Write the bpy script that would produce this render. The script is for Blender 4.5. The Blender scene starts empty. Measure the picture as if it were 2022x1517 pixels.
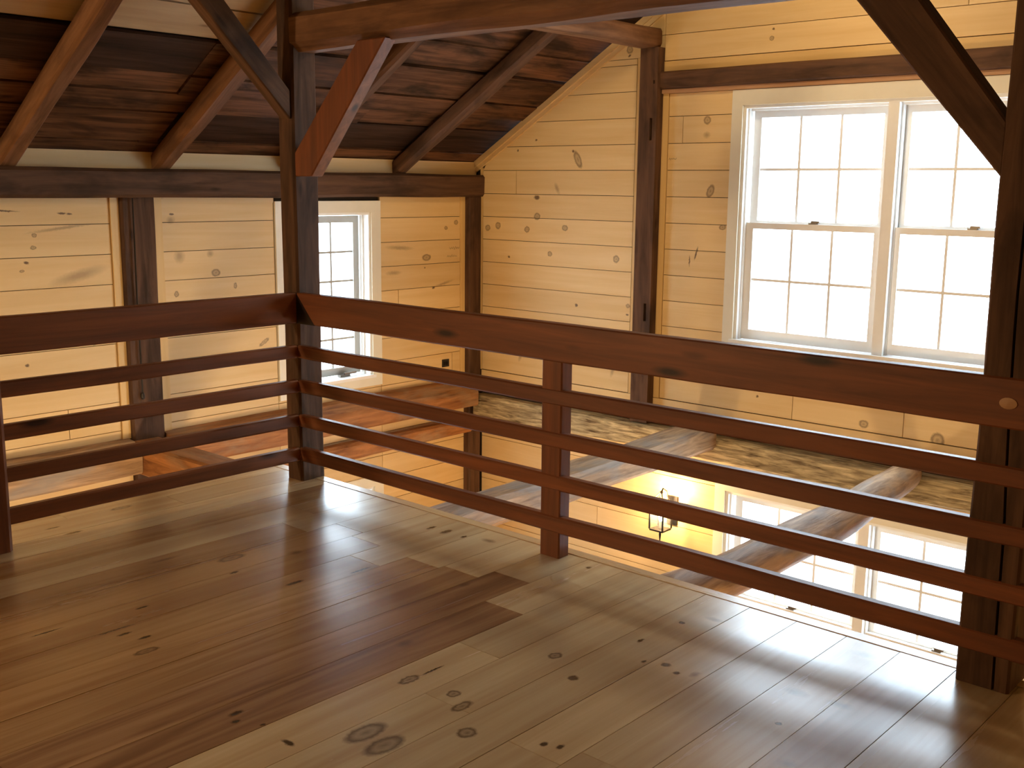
import bpy, bmesh, math, random
from mathutils import Vector, Matrix, noise
random.seed(7)
S = bpy.context.scene
COL = S.collection

# ------------------------------------------------------------------ camera
CAM = Vector((4.824, -3.617, 1.657))
RT = Vector((0.74421652, 0.66786598, 0.00983886))
FW = Vector((-0.65554354, 0.73315145, -0.18097407))
UP = RT.cross(FW)
cd = bpy.data.cameras.new('camera'); cd.sensor_width = 36; cd.lens = 2138.7 * 36 / 2022
cd.clip_start = 0.05; cd.clip_end = 300
cam = bpy.data.objects.new('camera', cd); COL.objects.link(cam)
M = Matrix((RT, UP, -FW)).transposed().to_4x4(); M.translation = CAM
cam.matrix_world = M
S.camera = cam

# ------------------------------------------------------------------ world, exposure
W = bpy.data.worlds.new('overcast_sky'); S.world = W; W.use_nodes = True
bg = W.node_tree.nodes['Background']
bg.inputs[0].default_value = (0.74, 0.87, 1.0, 1); bg.inputs[1].default_value = 5.5
S.view_settings.view_transform = 'Standard'; S.view_settings.look = 'None'
S.view_settings.gamma = 1; S.view_settings.use_curve_mapping = False
S.view_settings.exposure = 1.55
S.cycles.max_bounces = 6; S.cycles.diffuse_bounces = 3; S.cycles.glossy_bounces = 3; S.cycles.transmission_bounces = 4
S.cycles.transparent_max_bounces = 12; S.cycles.caustics_reflective = False; S.cycles.caustics_refractive = False

ADDED_HIGH_W, ADDED_BACK_W, SCONCE_W, ADDED_LOW_W = 32, 150, 15, 66  # lamp powers; all but the sconce feed lanterns added out of view
WARM = (1.0, 0.72, 0.43)

# ------------------------------------------------------------------ dimensions
XE, YG = -1.80, 3.30            # board faces of the eave wall and the gable wall
XR, YB = 6.20, -7.0             # hidden walls behind the camera
ZL = -3.0                       # downstairs floor
RIDGE = 2.2
def roof_z(x):                  # underside of the roof boards
    return 1.839 + 0.6 * ((x + 1.804) if x < RIDGE else (2 * RIDGE + 1.804 - x))
def roof_x(z, right=False):
    d = (z - 1.839) / 0.6 - 1.804
    return (2 * RIDGE - d) if right else d

# ------------------------------------------------------------------ material helpers
def rgb(r, g, b):
    f = lambda c: (c / 255 / 12.92) if c / 255 <= 0.04045 else ((c / 255 + 0.055) / 1.055) ** 2.4
    return (f(r), f(g), f(b), 1)
class NT:
    def __init__(s, name):
        s.m = bpy.data.materials.new(name); s.m.use_nodes = True
        s.t = s.m.node_tree; s.n = s.t.nodes; s.l = s.t.links
        s.b = s.n['Principled BSDF']
    def node(s, typ, **kw):
        n = s.n.new(typ)
        for k, v in kw.items(): setattr(n, k, v)
        return n
    def link(s, a, b): s.l.new(a, b)
    def math(s, op, a, b=None, clamp=False):
        n = s.node('ShaderNodeMath', operation=op); n.use_clamp = clamp
        for i, v in enumerate((a, b)):
            if v is None: continue
            if isinstance(v, (int, float)): n.inputs[i].default_value = v
            else: s.link(v, n.inputs[i])
        return n.outputs[0]
    def mix(s, f, a, b, blend='MIX'):
        n = s.node('ShaderNodeMix', data_type='RGBA', blend_type=blend)
        for i, v in ((0, f), (6, a), (7, b)):
            if isinstance(v, (int, float)): n.inputs[i].default_value = v
            elif isinstance(v, tuple): n.inputs[i].default_value = v
            else: s.link(v, n.inputs[i])
        return n.outputs[2]
    def ramp(s, f, stops):
        n = s.node('ShaderNodeValToRGB'); e = n.color_ramp.elements
        while len(e) < len(stops): e.new(0.5)
        for el, (p, c) in zip(e, stops):
            el.position = p; el.color = c if isinstance(c, tuple) else (c, c, c, 1)
        s.link(f, n.inputs[0]); return n.outputs[0]
    def noise(s, vec, scale, detail=4, rough=0.55, dist=0.0):
        n = s.node('ShaderNodeTexNoise'); n.inputs['Scale'].default_value = scale
        n.inputs['Detail'].default_value = detail; n.inputs['Roughness'].default_value = rough
        n.inputs['Distortion'].default_value = dist
        s.link(vec, n.inputs['Vector']); return n.outputs['Fac']

def wood(name, light, dark, grain=0.5, rough=0.5, tint=0.15, bump=0.1, sx=1.2, sy=22.0,
         knots=None, plane=None, kcol=None, rknots=0.0, blotch=None, blotch_amt=0.0, coat=0.0, figure=0.0, spec=0.5, rk=(.03, .10)):
    """Procedural timber: grain runs along each object's local X."""
    N = NT(name)
    tc = N.node('ShaderNodeTexCoord'); oi = N.node('ShaderNodeObjectInfo')
    off = N.node('ShaderNodeVectorMath', operation='SCALE'); off.inputs[0].default_value = (37.0, 19.0, 53.0)
    N.link(oi.outputs['Random'], off.inputs['Scale'])
    add = N.node('ShaderNodeVectorMath', operation='ADD')
    N.link(tc.outputs['Object'], add.inputs[0]); N.link(off.outputs[0], add.inputs[1])
    mp = N.node('ShaderNodeMapping'); mp.inputs['Scale'].default_value = (sx, sy, sy)
    N.link(add.outputs[0], mp.inputs[0])
    g = N.noise(mp.outputs[0], 1.0, 6, 0.6, 0.6)
    gf = N.ramp(g, [(0.30, 0.0), (0.72, 1.0)])
    col = N.mix(N.math('MULTIPLY', gf, grain), light, dark)
    if figure:
        mp3 = N.node('ShaderNodeMapping'); mp3.inputs['Scale'].default_value = (0.55, 9.0, 9.0)
        N.link(add.outputs[0], mp3.inputs[0])
        f3 = N.ramp(N.noise(mp3.outputs[0], 1.0, 3, 0.5, 1.2), [(0.45, 0.0), (0.62, 1.0)])
        col = N.mix(N.math('MULTIPLY', f3, figure), col, dark)
    if blotch_amt:
        mp2 = N.node('ShaderNodeMapping'); mp2.inputs['Scale'].default_value = (2.0, 6.0, 6.0)
        N.link(add.outputs[0], mp2.inputs[0])
        bl = N.ramp(N.noise(mp2.outputs[0], 1.0, 4, 0.6, 0.4), [(0.48, 0.0), (0.66, 1.0)])
        col = N.mix(N.math('MULTIPLY', bl, blotch_amt), col, blotch)
    # per-board value shift
    v = N.math('MULTIPLY_ADD', oi.outputs['Random'], tint * 2); v.node.inputs[2].default_value = 1 - tint
    hs = N.node('ShaderNodeHueSaturation'); N.link(v, hs.inputs['Value']); N.link(col, hs.inputs['Color'])
    col = hs.outputs[0]
    if rknots:
        mk = N.node('ShaderNodeMapping'); mk.inputs['Scale'].default_value = (1.7, 6.5, 6.5)
        N.link(add.outputs[0], mk.inputs[0])
        vo = N.node('ShaderNodeTexVoronoi'); vo.inputs['Scale'].default_value = 1.0
        N.link(mk.outputs[0], vo.inputs['Vector'])
        kf = N.ramp(vo.outputs['Distance'], [(rk[0], 1.0), (rk[1], 0.0)])
        col = N.mix(N.math('MULTIPLY', kf, rknots), col, kcol or dark)
    if knots:
        ge = N.node('ShaderNodeNewGeometry'); sp = N.node('ShaderNodeSeparateXYZ'); N.link(ge.outputs['Position'], sp.inputs[0])
        cb = N.node('ShaderNodeCombineXYZ')
        N.link(sp.outputs[plane[0]], cb.inputs[0]); N.link(sp.outputs[plane[1]], cb.inputs[1])
        nz = N.node('ShaderNodeTexNoise'); nz.inputs['Scale'].default_value = 60; N.link(cb.outputs[0], nz.inputs['Vector'])
        ms = N.node('ShaderNodeVectorMath', operation='MULTIPLY_ADD'); N.link(nz.outputs['Color'], ms.inputs[0])
        ms.inputs[1].default_value = (0.014, 0.014, 0); N.link(cb.outputs[0], ms.inputs[2])
        sh = N.node('ShaderNodeVectorMath', operation='SUBTRACT'); N.link(ms.outputs[0], sh.inputs[0]); sh.inputs[1].default_value = (0.007, 0.007, 0)
        for kind in ('d', 'r', 'g'):
            cur = None
            for (k, u, w, a, b, ang) in knots:
                if k != kind: continue
                m = N.node('ShaderNodeMapping', vector_type='TEXTURE')
                m.inputs['Location'].default_value = (u, w, 0); m.inputs['Rotation'].default_value = (0, 0, math.radians(ang))
                m.inputs['Scale'].default_value = (a, b, 1); N.link(sh.outputs[0], m.inputs[0])
                ln = N.node('ShaderNodeVectorMath', operation='LENGTH'); N.link(m.outputs[0], ln.inputs[0])
                cur = ln.outputs['Value'] if cur is None else N.math('MINIMUM', cur, ln.outputs['Value'])
            if cur is None: continue
            if kind == 'd':
                f = N.ramp(N.math('MULTIPLY', cur, 0.5), [(0.28, 0.92), (0.55, 0.0)]); c = kcol
            elif kind == 'r':
                f = N.ramp(N.math('MULTIPLY', cur, 0.5), [(0.0, 0.65), (0.22, 0.32), (0.40, 0.75), (0.56, 0.0)]); c = kcol
            else:
                f = N.ramp(N.math('MULTIPLY', cur, 0.5), [(0.12, 0.55), (0.55, 0.0)]); c = (kcol[0] * 1.9, kcol[1] * 2.2, kcol[2] * 2.8, 1)
            col = N.mix(f, col, c)
    N.link(col, N.b.inputs['Base Color'])
    rv = .06 if plane == (0, 1) or rough < .3 else .2
    rr = N.math('MULTIPLY_ADD', g, rv); rr.node.inputs[2].default_value = rough - rv / 2
    N.link(rr, N.b.inputs['Roughness'])
    N.b.inputs['Specular IOR Level'].default_value = spec
    if coat:
        N.b.inputs['Coat Weight'].default_value = coat; N.b.inputs['Coat Roughness'].default_value = rough * 0.7
    if bump:
        bp = N.node('ShaderNodeBump'); bp.inputs['Strength'].default_value = bump; bp.inputs['Distance'].default_value = 0.01
        N.link(g, bp.inputs['Height']); N.link(bp.outputs[0], N.b.inputs['Normal'])
    return N.m

def plain(name, col, rough=0.5, metal=0.0, nscale=8.0, var=0.06, emit=None, estr=0.0):
    N = NT(name)
    tc = N.node('ShaderNodeTexCoord')
    f = N.noise(tc.outputs['Object'], nscale, 3)
    N.link(N.mix(f, tuple(c * (1 - var) for c in col[:3]) + (1,), tuple(min(1, c * (1 + var)) for c in col[:3]) + (1,)), N.b.inputs['Base Color'])
    N.b.inputs['Roughness'].default_value = rough; N.b.inputs['Metallic'].default_value = metal
    if emit:
        N.b.inputs['Emission Color'].default_value = emit; N.b.inputs['Emission Strength'].default_value = estr
    return N.m

# knots measured on the boards: (kind, u, v, half-length, half-width, angle)
GK = [('r', -1.66, 1.288, .030, .026, 0), ('r', -1.54, 1.312, .030, .030, 0), ('r', -1.21, 1.29, .030, .026, 20), ('r', -0.80, 1.315, .030, .024, 0),
      ('d', -1.41, 1.05, .014, .010, 0), ('r', -0.955, 1.098, .024, .022, 0), ('r', -0.275, 1.09, .030, .030, 0), ('d', -1.105, 1.555, .035, .020, 0),
      ('r', -1.10, 1.40, .034, .030, 10), ('r', -0.68, 1.86, .032, .075, 28), ('d', -0.73, 1.925, .012, .012, 0), ('g', -0.89, 1.63, .022, .055, 28),
      ('d', -1.32, 1.94, .010, .012, 0), ('d', -1.12, 2.02, .012, .008, 0), ('d', -0.665, .695, .016, .014, 0), ('r', -0.15, .73, .020, .018, 0),
      ('d', -0.155, .66, .014, .010, 0), ('d', -0.20, 2.625, .010, .018, -60), ('r', -0.20, 2.67, .03, .03, 0), ('g', -0.28, .20, .020, .060, -20), ('g', -1.27, .20, .02, .05, -20),
      ('r', 0.505, 2.13, .030, .030, 0), ('g', 0.505, 2.025, .032, .026, 0), ('r', .555, 1.625, .030, .050, -25), ('r', .67, 1.37, .030, .02, 20),
      ('d', .455, 1.17, .008, .055, -15), ('d', .40, 1.11, .005, .045, 0), ('r', .585, 2.955, .035, .025, 0), ('d', 1.00, 2.72, .010, .008, 0), ('r', .99, 2.66, .018, .016, 0),
      ('d', 1.02, .17, .012, .010, 0), ('r', 1.83, .09, .034, .028, 0), ('r', 2.33, .06, .045, .05, 0), ('r', 2.9, 2.72, .03, .02, 0)]
EK = [('g', .385, 1.155, .045, .050, 0), ('g', .625, 1.165, .030, .026, 0), ('r', .665, 1.03, .036, .026, 0), ('d', .34, 1.44, .020, .008, 0), ('g', .33, 1.40, .035, .028, 0),
      ('r', -.60, 1.325, .016, .012, 0), ('r', -.61, 1.25, .020, .012, 0), ('d', -.66, 1.16, .018, .010, -20), ('r', -.69, 1.11, .016, .008, 0),
      ('g', -.33, 1.065, .20, .040, 13), ('g', -.42, 1.365, .24, .012, 7), ('d', -.42, 1.455, .030, .008, -6), ('d', -.80, 1.475, .12, .006, -3), ('d', -.37, 1.45, .02, .007, 0),
      ('r', 2.70, 1.05, .050, .028, 0), ('g', 2.33, .94, .09, .020, 0), ('d', 2.78, .79, .020, .010, 20), ('g', 2.90, .82, .13, .014, 12), ('d', 2.68, .965, .010, .008, 0),
      ('r', 3.05, 1.335, .025, .020, 0), ('r', 2.93, 1.29, .020, .016, 0), ('g', 2.40, 1.14, .16, .02, -4), ('g', -.26, .115, .050, .030, 0), ('d', -.70, .53, .014, .012, 0), ('d', -.37, .66, .010, .006, 0),
      ('r', 1.05, .50, .05, .015, 30), ('d', .73, .13, .012, .008, 0), ('d', 1.02, .16, .010, .010, 0), ('r', .82, .93, .014, .022, 0), ('r', .35, .90, .018, .02, 0), ('d', -.43, .76, .016, .007, 0), ('d', -.25, .62, .02, .006, 30)]
FKpx = [('r', 1096, 1295, .022, .030), ('d', 1132, 1339, .020, .022), ('d', 1162, 1121, .014, .018), ('d', 1265, 1265, .010, .022), ('d', 1272, 1306, .008, .016), ('d', 1315, 1313, .018, .018),
        ('d', 1336, 1329, .012, .016), ('g', 1372, 1332, .016, .030), ('d', 1347, 1230, .014, .014), ('g', 1411, 1224, .040, .020), ('d', 1075, 1469, .012, .018), ('d', 1106, 1475, .012, .018),
        ('g', 1708, 1293, .05, .03), ('g', 1573, 1367, .045, .030), ('g', 1659, 1392, .05, .03), ('d', 1538, 1429, .012, .012), ('g', 1560, 1510, .04, .03), ('d', 582, 1151, .014, .050), ('d', 712, 1126, .010, .06),
        ('g', 583, 1091, .03, .04), ('g', 917, 1155, .02, .03), ('g', 799, 1271, .03, .04), ('r', 808, 1342, .022, .045), ('d', 854, 1324, .006, .060), ('r', 896, 1370, .022, .026), ('r', 912, 1395, .022, .045),
        ('r', 922, 1447, .030, .034), ('r', 722, 1447, .040, .080), ('r', 759, 1472, .040, .075), ('d', 569, 1467, .030, .012), ('d', 520, 1431, .008, .012), ('d', 280, 1200, .010, .030), ('d', 246, 1252, .010, .034),
        ('d', 285, 1259, .012, .030), ('r', 289, 1286, .020, .050), ('d', 228, 1244, .005, .09), ('d', 92, 1249, .006, .07), ('r', 457, 1102, .030, .07), ('d', 462, 1131, .010, .024), ('d', 466, 1409, .012, .03),
        ('d', 466, 1425, .010, .016), ('g', 326, 1105, .016, .09), ('d', 852, 1042, .012, .034), ('d', 881, 1050, .018, .040), ('d', 916, 1060, .010, .022), ('g', 965, 1068, .045, .025), ('d', 104, 1043, .010, .04), ('d', 145, 1052, .014, .05), ('r', 240, 1003, .02, .06)]
def floor_point(px, py):
    d = FW + RT * ((px - 1011) / 2138.7) - UP * ((py - 758.5) / 2138.7)
    p = CAM + d * (-CAM.z / d.z); return p.x, p.y
FK = []
for k, px, py, a, b in FKpx:
    x, y = floor_point(px, py); FK.append((k, x, y, a, b, 0))

KN = rgb(96, 68, 40)
MAT = {}
KNOTTED = {}
def kwood(key, *args, **kw):
    """A wood whose measured knots are given only to the boards that carry them."""
    KNOTTED[key] = (args, kw); kw0 = dict(kw); kw0.pop('knots'); MAT[key] = wood(*args, **kw0)
def board_mat(key, u0, u1, v0, v1):
    if key not in KNOTTED: return key
    args, kw = KNOTTED[key]
    ks = [k for k in kw['knots'] if u0 - k[3] - .02 < k[1] < u1 + k[3] + .02 and v0 - k[4] * .6 - .005 < k[2] < v1 + k[4] * .6 + .005]
    if not ks: return key
    nk = key + '_' + str(len(MAT)); kk = dict(kw); kk['knots'] = ks
    MAT[nk] = wood(args[0] + '_knotty', *args[1:], **kk); return nk
kwood('pine_g', 'pale_pine_gable', rgb(230, 198, 142), rgb(210, 170, 106), .55, .55, .05, .03, .8, 14, knots=GK, plane=(0, 2), kcol=KN)
kwood('pine_e', 'pale_pine_eave', rgb(230, 198, 142), rgb(210, 170, 106), .55, .55, .05, .03, .8, 14, knots=EK, plane=(1, 2), kcol=KN)
MAT['pine'] = wood('pale_pine', rgb(230, 198, 142), rgb(210, 170, 106), .55, .55, .05, .03, .8, 14, rknots=.5, kcol=KN)
MAT['batten'] = wood('honey_pine', rgb(226, 190, 126), rgb(202, 156, 88), .5, .5, .05, .03, .8, 18)
FKN = rgb(58, 40, 22)
FL = dict(rough=.265, tint=.10, bump=.012, sx=.5, sy=11, knots=FK, plane=(0, 1), kcol=FKN, spec=1.0)
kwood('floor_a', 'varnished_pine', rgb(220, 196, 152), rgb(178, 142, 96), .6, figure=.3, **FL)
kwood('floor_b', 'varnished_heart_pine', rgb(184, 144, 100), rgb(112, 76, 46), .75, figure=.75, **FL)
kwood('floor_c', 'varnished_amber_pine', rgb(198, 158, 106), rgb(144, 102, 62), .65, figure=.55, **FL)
MAT['stain'] = wood('red_brown_stained_wood', rgb(140, 80, 44), rgb(80, 43, 24), .8, .45, .12, .06, 1.2, 20, rknots=.9, kcol=rgb(26, 12, 7), spec=.4, rk=(.07, .17))
MAT['timber'] = wood('old_hewn_timber', rgb(108, 77, 55), rgb(52, 36, 25), .85, .7, .12, .25, 1.5, 18, blotch=rgb(40, 26, 18), blotch_amt=.55, rknots=.6, kcol=rgb(20, 12, 8), spec=.2)
MAT['tie'] = wood('hewn_tie_timber', rgb(136, 96, 64), rgb(76, 50, 33), .85, .7, .08, .25, 1.5, 18, blotch=rgb(60, 36, 22), blotch_amt=.5, spec=.2)
MAT['log'] = wood('weathered_log', rgb(196, 158, 116), rgb(92, 62, 38), .9, .6, .1, .5, 2.5, 26, blotch=rgb(140, 134, 126), blotch_amt=.6, spec=.35)
MAT['adze'] = wood('adzed_pale_girt', rgb(226, 204, 156), rgb(70, 48, 26), 1.0, .65, .1, .6, 5.0, 44, blotch=rgb(60, 42, 26), blotch_amt=.4, spec=.2)
MAT['rust'] = wood('orange_brown_log', rgb(188, 126, 72), rgb(96, 56, 30), .9, .6, .1, .4, 2.5, 22, blotch=rgb(168, 150, 122), blotch_amt=.45, spec=.3)
MAT['endgrain'] = wood('dark_end_grain', rgb(40, 24, 16), rgb(22, 12, 8), .7, .5, .05, .05, spec=.3)
MAT['roof'] = wood('old_roof_board', rgb(120, 80, 53), rgb(42, 27, 18), .95, .75, .3, .3, 1.4, 22, blotch=rgb(26, 17, 12), blotch_amt=.75, rknots=.9, kcol=rgb(10, 7, 5), spec=.15)
MAT['roof_d'] = wood('blackened_roof_board', rgb(66, 44, 32), rgb(24, 16, 12), .9, .8, .2, .3, 1.4, 22, spec=.15)
MAT['roof_p'] = wood('pale_roof_board', rgb(196, 166, 124), rgb(156, 124, 86), .6, .6, .08, .1, 1.0, 12, rknots=.6, kcol=KN, spec=.2)
MAT['dark'] = plain('dark_backing_board', rgb(60, 46, 32), .9)  # dark backing seen through the gaps between boards
MAT['white'] = plain('white_paint', rgb(242, 242, 238), .35)
MAT['cream'] = plain('cream_paint', rgb(232, 226, 206), .4)
MAT['greyframe'] = plain('grey_sash_paint', rgb(176, 176, 170), .4)
MAT['iron'] = plain('black_iron', rgb(30, 27, 24), .5, .6, 40)
MAT['brass'] = plain('dull_metal', rgb(120, 112, 100), .35, .8, 40)
MAT['black'] = plain('black_plastic', rgb(34, 30, 26), .4)
MAT['bulb'] = plain('lit_bulb', rgb(255, 230, 190), .4, emit=(1, .78, .48, 1), estr=40)
MAT['peg'] = wood('pale_peg', rgb(196, 150, 108), rgb(160, 112, 74), .5, .5)
MAT['ground'] = plain('pale_ground', rgb(225, 228, 232), .8, nscale=.6)  # pale ground outside the windows
MAT['lowfloor'] = wood('downstairs_floor', rgb(176, 140, 96), rgb(130, 94, 58), .6, .35, .05, .03, .5, 8)

def glass(name, fog, streak):
    N = NT(name); n = N.n; n.remove(N.b)
    tc = N.node('ShaderNodeTexCoord')
    mp = N.node('ShaderNodeMapping'); mp.inputs['Scale'].default_value = (3, 3, 3); N.link(tc.outputs['Object'], mp.inputs[0])
    big = N.noise(mp.outputs[0], 2.0, 3); fine = N.noise(tc.outputs['Object'], 130, 3)
    f = N.math('MULTIPLY', N.ramp(big, [(.35, .3), (.65, 1.0)]), N.ramp(fine, [(.35, .4), (.6, 1.0)]))
    f = N.math('MULTIPLY', f, fog)
    tr = N.node('ShaderNodeBsdfTransparent'); tr.inputs[0].default_value = (.96, .98, .98, 1)
    tl = N.node('ShaderNodeBsdfTranslucent'); tl.inputs[0].default_value = (.8, .83, .86, 1)
    gl = N.node('ShaderNodeBsdfGlossy'); gl.inputs['Roughness'].default_value = .03
    lw = N.node('ShaderNodeLayerWeight'); lw.inputs[0].default_value = .5
    fr = N.math('MULTIPLY_ADD', N.math('POWER', lw.outputs['Facing'], 5.0), .6); fr.node.inputs[2].default_value = .035
    m1 = N.node('ShaderNodeMixShader'); N.link(f, m1.inputs[0]); N.link(tr.outputs[0], m1.inputs[1]); N.link(tl.outputs[0], m1.inputs[2])
    m2 = N.node('ShaderNodeMixShader'); N.link(fr, m2.inputs[0]); N.link(m1.outputs[0], m2.inputs[1]); N.link(gl.outputs[0], m2.inputs[2])
    N.link(m2.outputs[0], n['Material Output'].inputs[0]); return N.m
MAT['glass'] = glass('window_glass', .05, 0)
MAT['foggy'] = glass('misted_window_glass', .35, 1)

# ------------------------------------------------------------------ object helpers
def wm(o):
    return (wm(o.parent) @ o.matrix_parent_inverse @ o.matrix_basis) if o.parent else o.matrix_basis.copy()
def link(o, parent=None):
    COL.objects.link(o)
    if parent is not None:
        o.parent = parent; o.matrix_parent_inverse = wm(parent).inverted()
    return o
def tag(o, label, cat, group=None):
    o['label'] = label; o['category'] = cat
    if group: o['group'] = group
    return o
def empty(name, loc, label=None, cat=None, kind=None, group=None):
    o = bpy.data.objects.new(name, None); o.empty_display_size = .1; o.location = loc; COL.objects.link(o)
    if kind: o['kind'] = kind
    if label: tag(o, label, cat, group)
    return o
MESH = {}
def box_mesh(L, Wd, T, mat):
    key = (round(L, 4), round(Wd, 4), round(T, 4), mat)
    if key not in MESH:
        m = bpy.data.meshes.new(mat + '_piece'); a, b, c = L / 2, Wd / 2, T / 2
        v = [(x, y, z) for x in (-a, a) for y in (-b, b) for z in (-c, c)]
        m.from_pydata(v, [], [(0, 1, 3, 2), (4, 6, 7, 5), (0, 4, 5, 1), (2, 3, 7, 6), (0, 2, 6, 4), (1, 5, 7, 3)])
        m.materials.append(MAT[mat]); MESH[key] = m
    return MESH[key]
AX = {0: Matrix.Identity(3), 1: Matrix(((0, -1, 0), (1, 0, 0), (0, 0, 1))), 2: Matrix(((0, 1, 0), (0, 0, 1), (1, 0, 0)))}
def box(name, xr, yr, zr, mat, parent=None, axis=None):
    d = [xr[1] - xr[0], yr[1] - yr[0], zr[1] - zr[0]]
    ax = axis if axis is not None else d.index(max(d))
    R = AX[ax]                       # columns: world direction of local x, y, z
    loc = [sum(abs(R[r][c]) * d[r] for r in range(3)) for c in range(3)]
    o = bpy.data.objects.new(name, box_mesh(*loc, mat))
    Mx = R.to_4x4(); o.rotation_euler = Mx.to_euler()
    o.location = ((xr[0] + xr[1]) / 2, (yr[0] + yr[1]) / 2, (zr[0] + zr[1]) / 2)
    return link(o, parent)
def mesh_obj(name, verts, faces, mat, parent=None, loc=(0, 0, 0), rot=None, smooth=False):
    m = bpy.data.meshes.new(name); m.from_pydata([tuple(v) for v in verts], [], faces); m.materials.append(MAT[mat])
    bm = bmesh.new(); bm.from_mesh(m); bmesh.ops.recalc_face_normals(bm, faces=bm.faces); bm.to_mesh(m); bm.free()
    if smooth:
        for p in m.polygons: p.use_smooth = True
    o = bpy.data.objects.new(name, m); o.location = loc
    if rot is not None: o.rotation_euler = rot
    return link(o, parent)
def loft(sections):
    n = len(sections[0]); V = [p for s in sections for p in s]; F = []
    for i in range(len(sections) - 1):
        for j in range(n):
            k = (j + 1) % n; F.append((i * n + j, i * n + k, (i + 1) * n + k, (i + 1) * n + j))
    F.append(tuple(range(n - 1, -1, -1))); F.append(tuple((len(sections) - 1) * n + j for j in range(n)))
    return V, F
def frame(p0, p1, up):
    x = (p1 - p0).normalized(); z = (up - x * up.dot(x)).normalized(); y = z.cross(x)
    return Matrix((x, y, z)).transposed()
def hewn(name, p0, p1, w, h, mat, seed=0, amp=.005, ch=.012, up=(0, 0, 1), poly=None, taper=1.0, parent=None, seg=.16, cut=None, bow=0.0):
    """A hand-hewn timber from p0 to p1 (centre line); w across, h along `up`. cut: (d0,d1) end skew per unit of local z."""
    p0, p1 = Vector(p0), Vector(p1); R = frame(p0, p1, Vector(up)); L = (p1 - p0).length
    n = max(2, int(L / seg)); a, b, c = w / 2, h / 2, ch
    P = poly or [(-a, -b + c), (-a + c, -b), (a - c, -b), (a, -b + c), (a, b - c), (a - c, b), (-a + c, b), (-a, b - c)]
    secs = []
    for i in range(n + 1):
        t = i / n; s = 1 + (taper - 1) * t; ring = []
        for j, (y, z) in enumerate(P):
            q = Vector((t * L * 1.3, y * 6 + seed * 3.7, z * 6 + seed * 1.3))
            dy = noise.noise(q) * amp; dz = noise.noise(q + Vector((9, 4, 2))) * amp
            x = t * L
            if cut: x += (cut[0] * (1 - t) + cut[1] * t) * z * s
            ring.append((x - L / 2, y * s + dy + bow * math.sin(math.pi * t), z * s + dz))
        secs.append(ring)
    V, F = loft(secs)
    o = mesh_obj(name, V, F, mat, parent, (p0 + p1) / 2, R.to_euler())
    return o
def log(name, p0, p1, r, mat, seed=0, flat=0.0, taper=.85, amp=.02, parent=None, bow=0.0):
    P = []
    for k in range(14):
        a = 2 * math.pi * k / 14; y, z = math.cos(a), math.sin(a)
        if flat: z = max(-flat, min(flat, z * 1.1)); y = max(-flat - .1, min(flat + .1, y * 1.1))
        P.append((y * r, z * r))
    o = hewn(name, p0, p1, 0, 0, mat, seed, amp, poly=P, taper=taper, parent=parent, seg=.1, bow=bow)
    for p in o.data.polygons: p.use_smooth = len(p.vertices) == 4
    return o

# ------------------------------------------------------------------ floors
floor = box('floor', (-.44, XR), (YB, .09), (-.05, -.024), 'dark'); floor['kind'] = 'structure'
BW = .205
k = 0
xb = 3.623 - BW * 20
rows = []
x = xb
while x < XR - .02:
    rows.append((max(x, -.45), min(x + BW, XR))); x += BW
for (x0, x1) in rows:
    if x1 - x0 < .03: continue
    xm = (x0 + x1) / 2
    cuts = [.088]; y = .088 - (random.uniform(.35, .75) if .35 < xm < 2.2 else random.uniform(.7, 2.6))
    while y > YB + .6: cuts.append(y); y -= random.uniform(1.8, 3.2)
    cuts.append(YB)
    for i in range(len(cuts) - 1):
        ym = (cuts[i] + cuts[i + 1]) / 2
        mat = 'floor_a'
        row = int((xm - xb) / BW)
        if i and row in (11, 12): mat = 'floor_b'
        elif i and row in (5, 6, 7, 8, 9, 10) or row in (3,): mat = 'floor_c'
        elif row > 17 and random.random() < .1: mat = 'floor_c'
        box('plank', (x0 + .0012, x1 - .0012), (cuts[i + 1] + .0012, cuts[i] - .0012), (-.022, random.uniform(-.0008, .0)), board_mat(mat, x0, x1, cuts[i + 1], cuts[i]), floor, axis=1)
for (x0, x1) in [(-1.80 + .2 * i, -1.6 + .2 * i) for i in range(6)] + [(-.6, -.452)]:
    box('plank', (x0 + .0015, x1 - .0015), (YB, -3.6), (-.022, 0), 'floor_a', floor, axis=1)
t = box('trim_1', (-.45, XR), (.090, .146), (-.045, .002), 'floor_a'); t['kind'] = 'structure'
t = box('trim_2', (-.50, -.452), (-3.6, .146), (-.045, .002), 'floor_a'); t['kind'] = 'structure'
lf = box('floor_lower', (XE - .2, XR + .1), (YB - .1, YG + .2), (ZL - .1, ZL), 'lowfloor', axis=0); lf['kind'] = 'structure'

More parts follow.
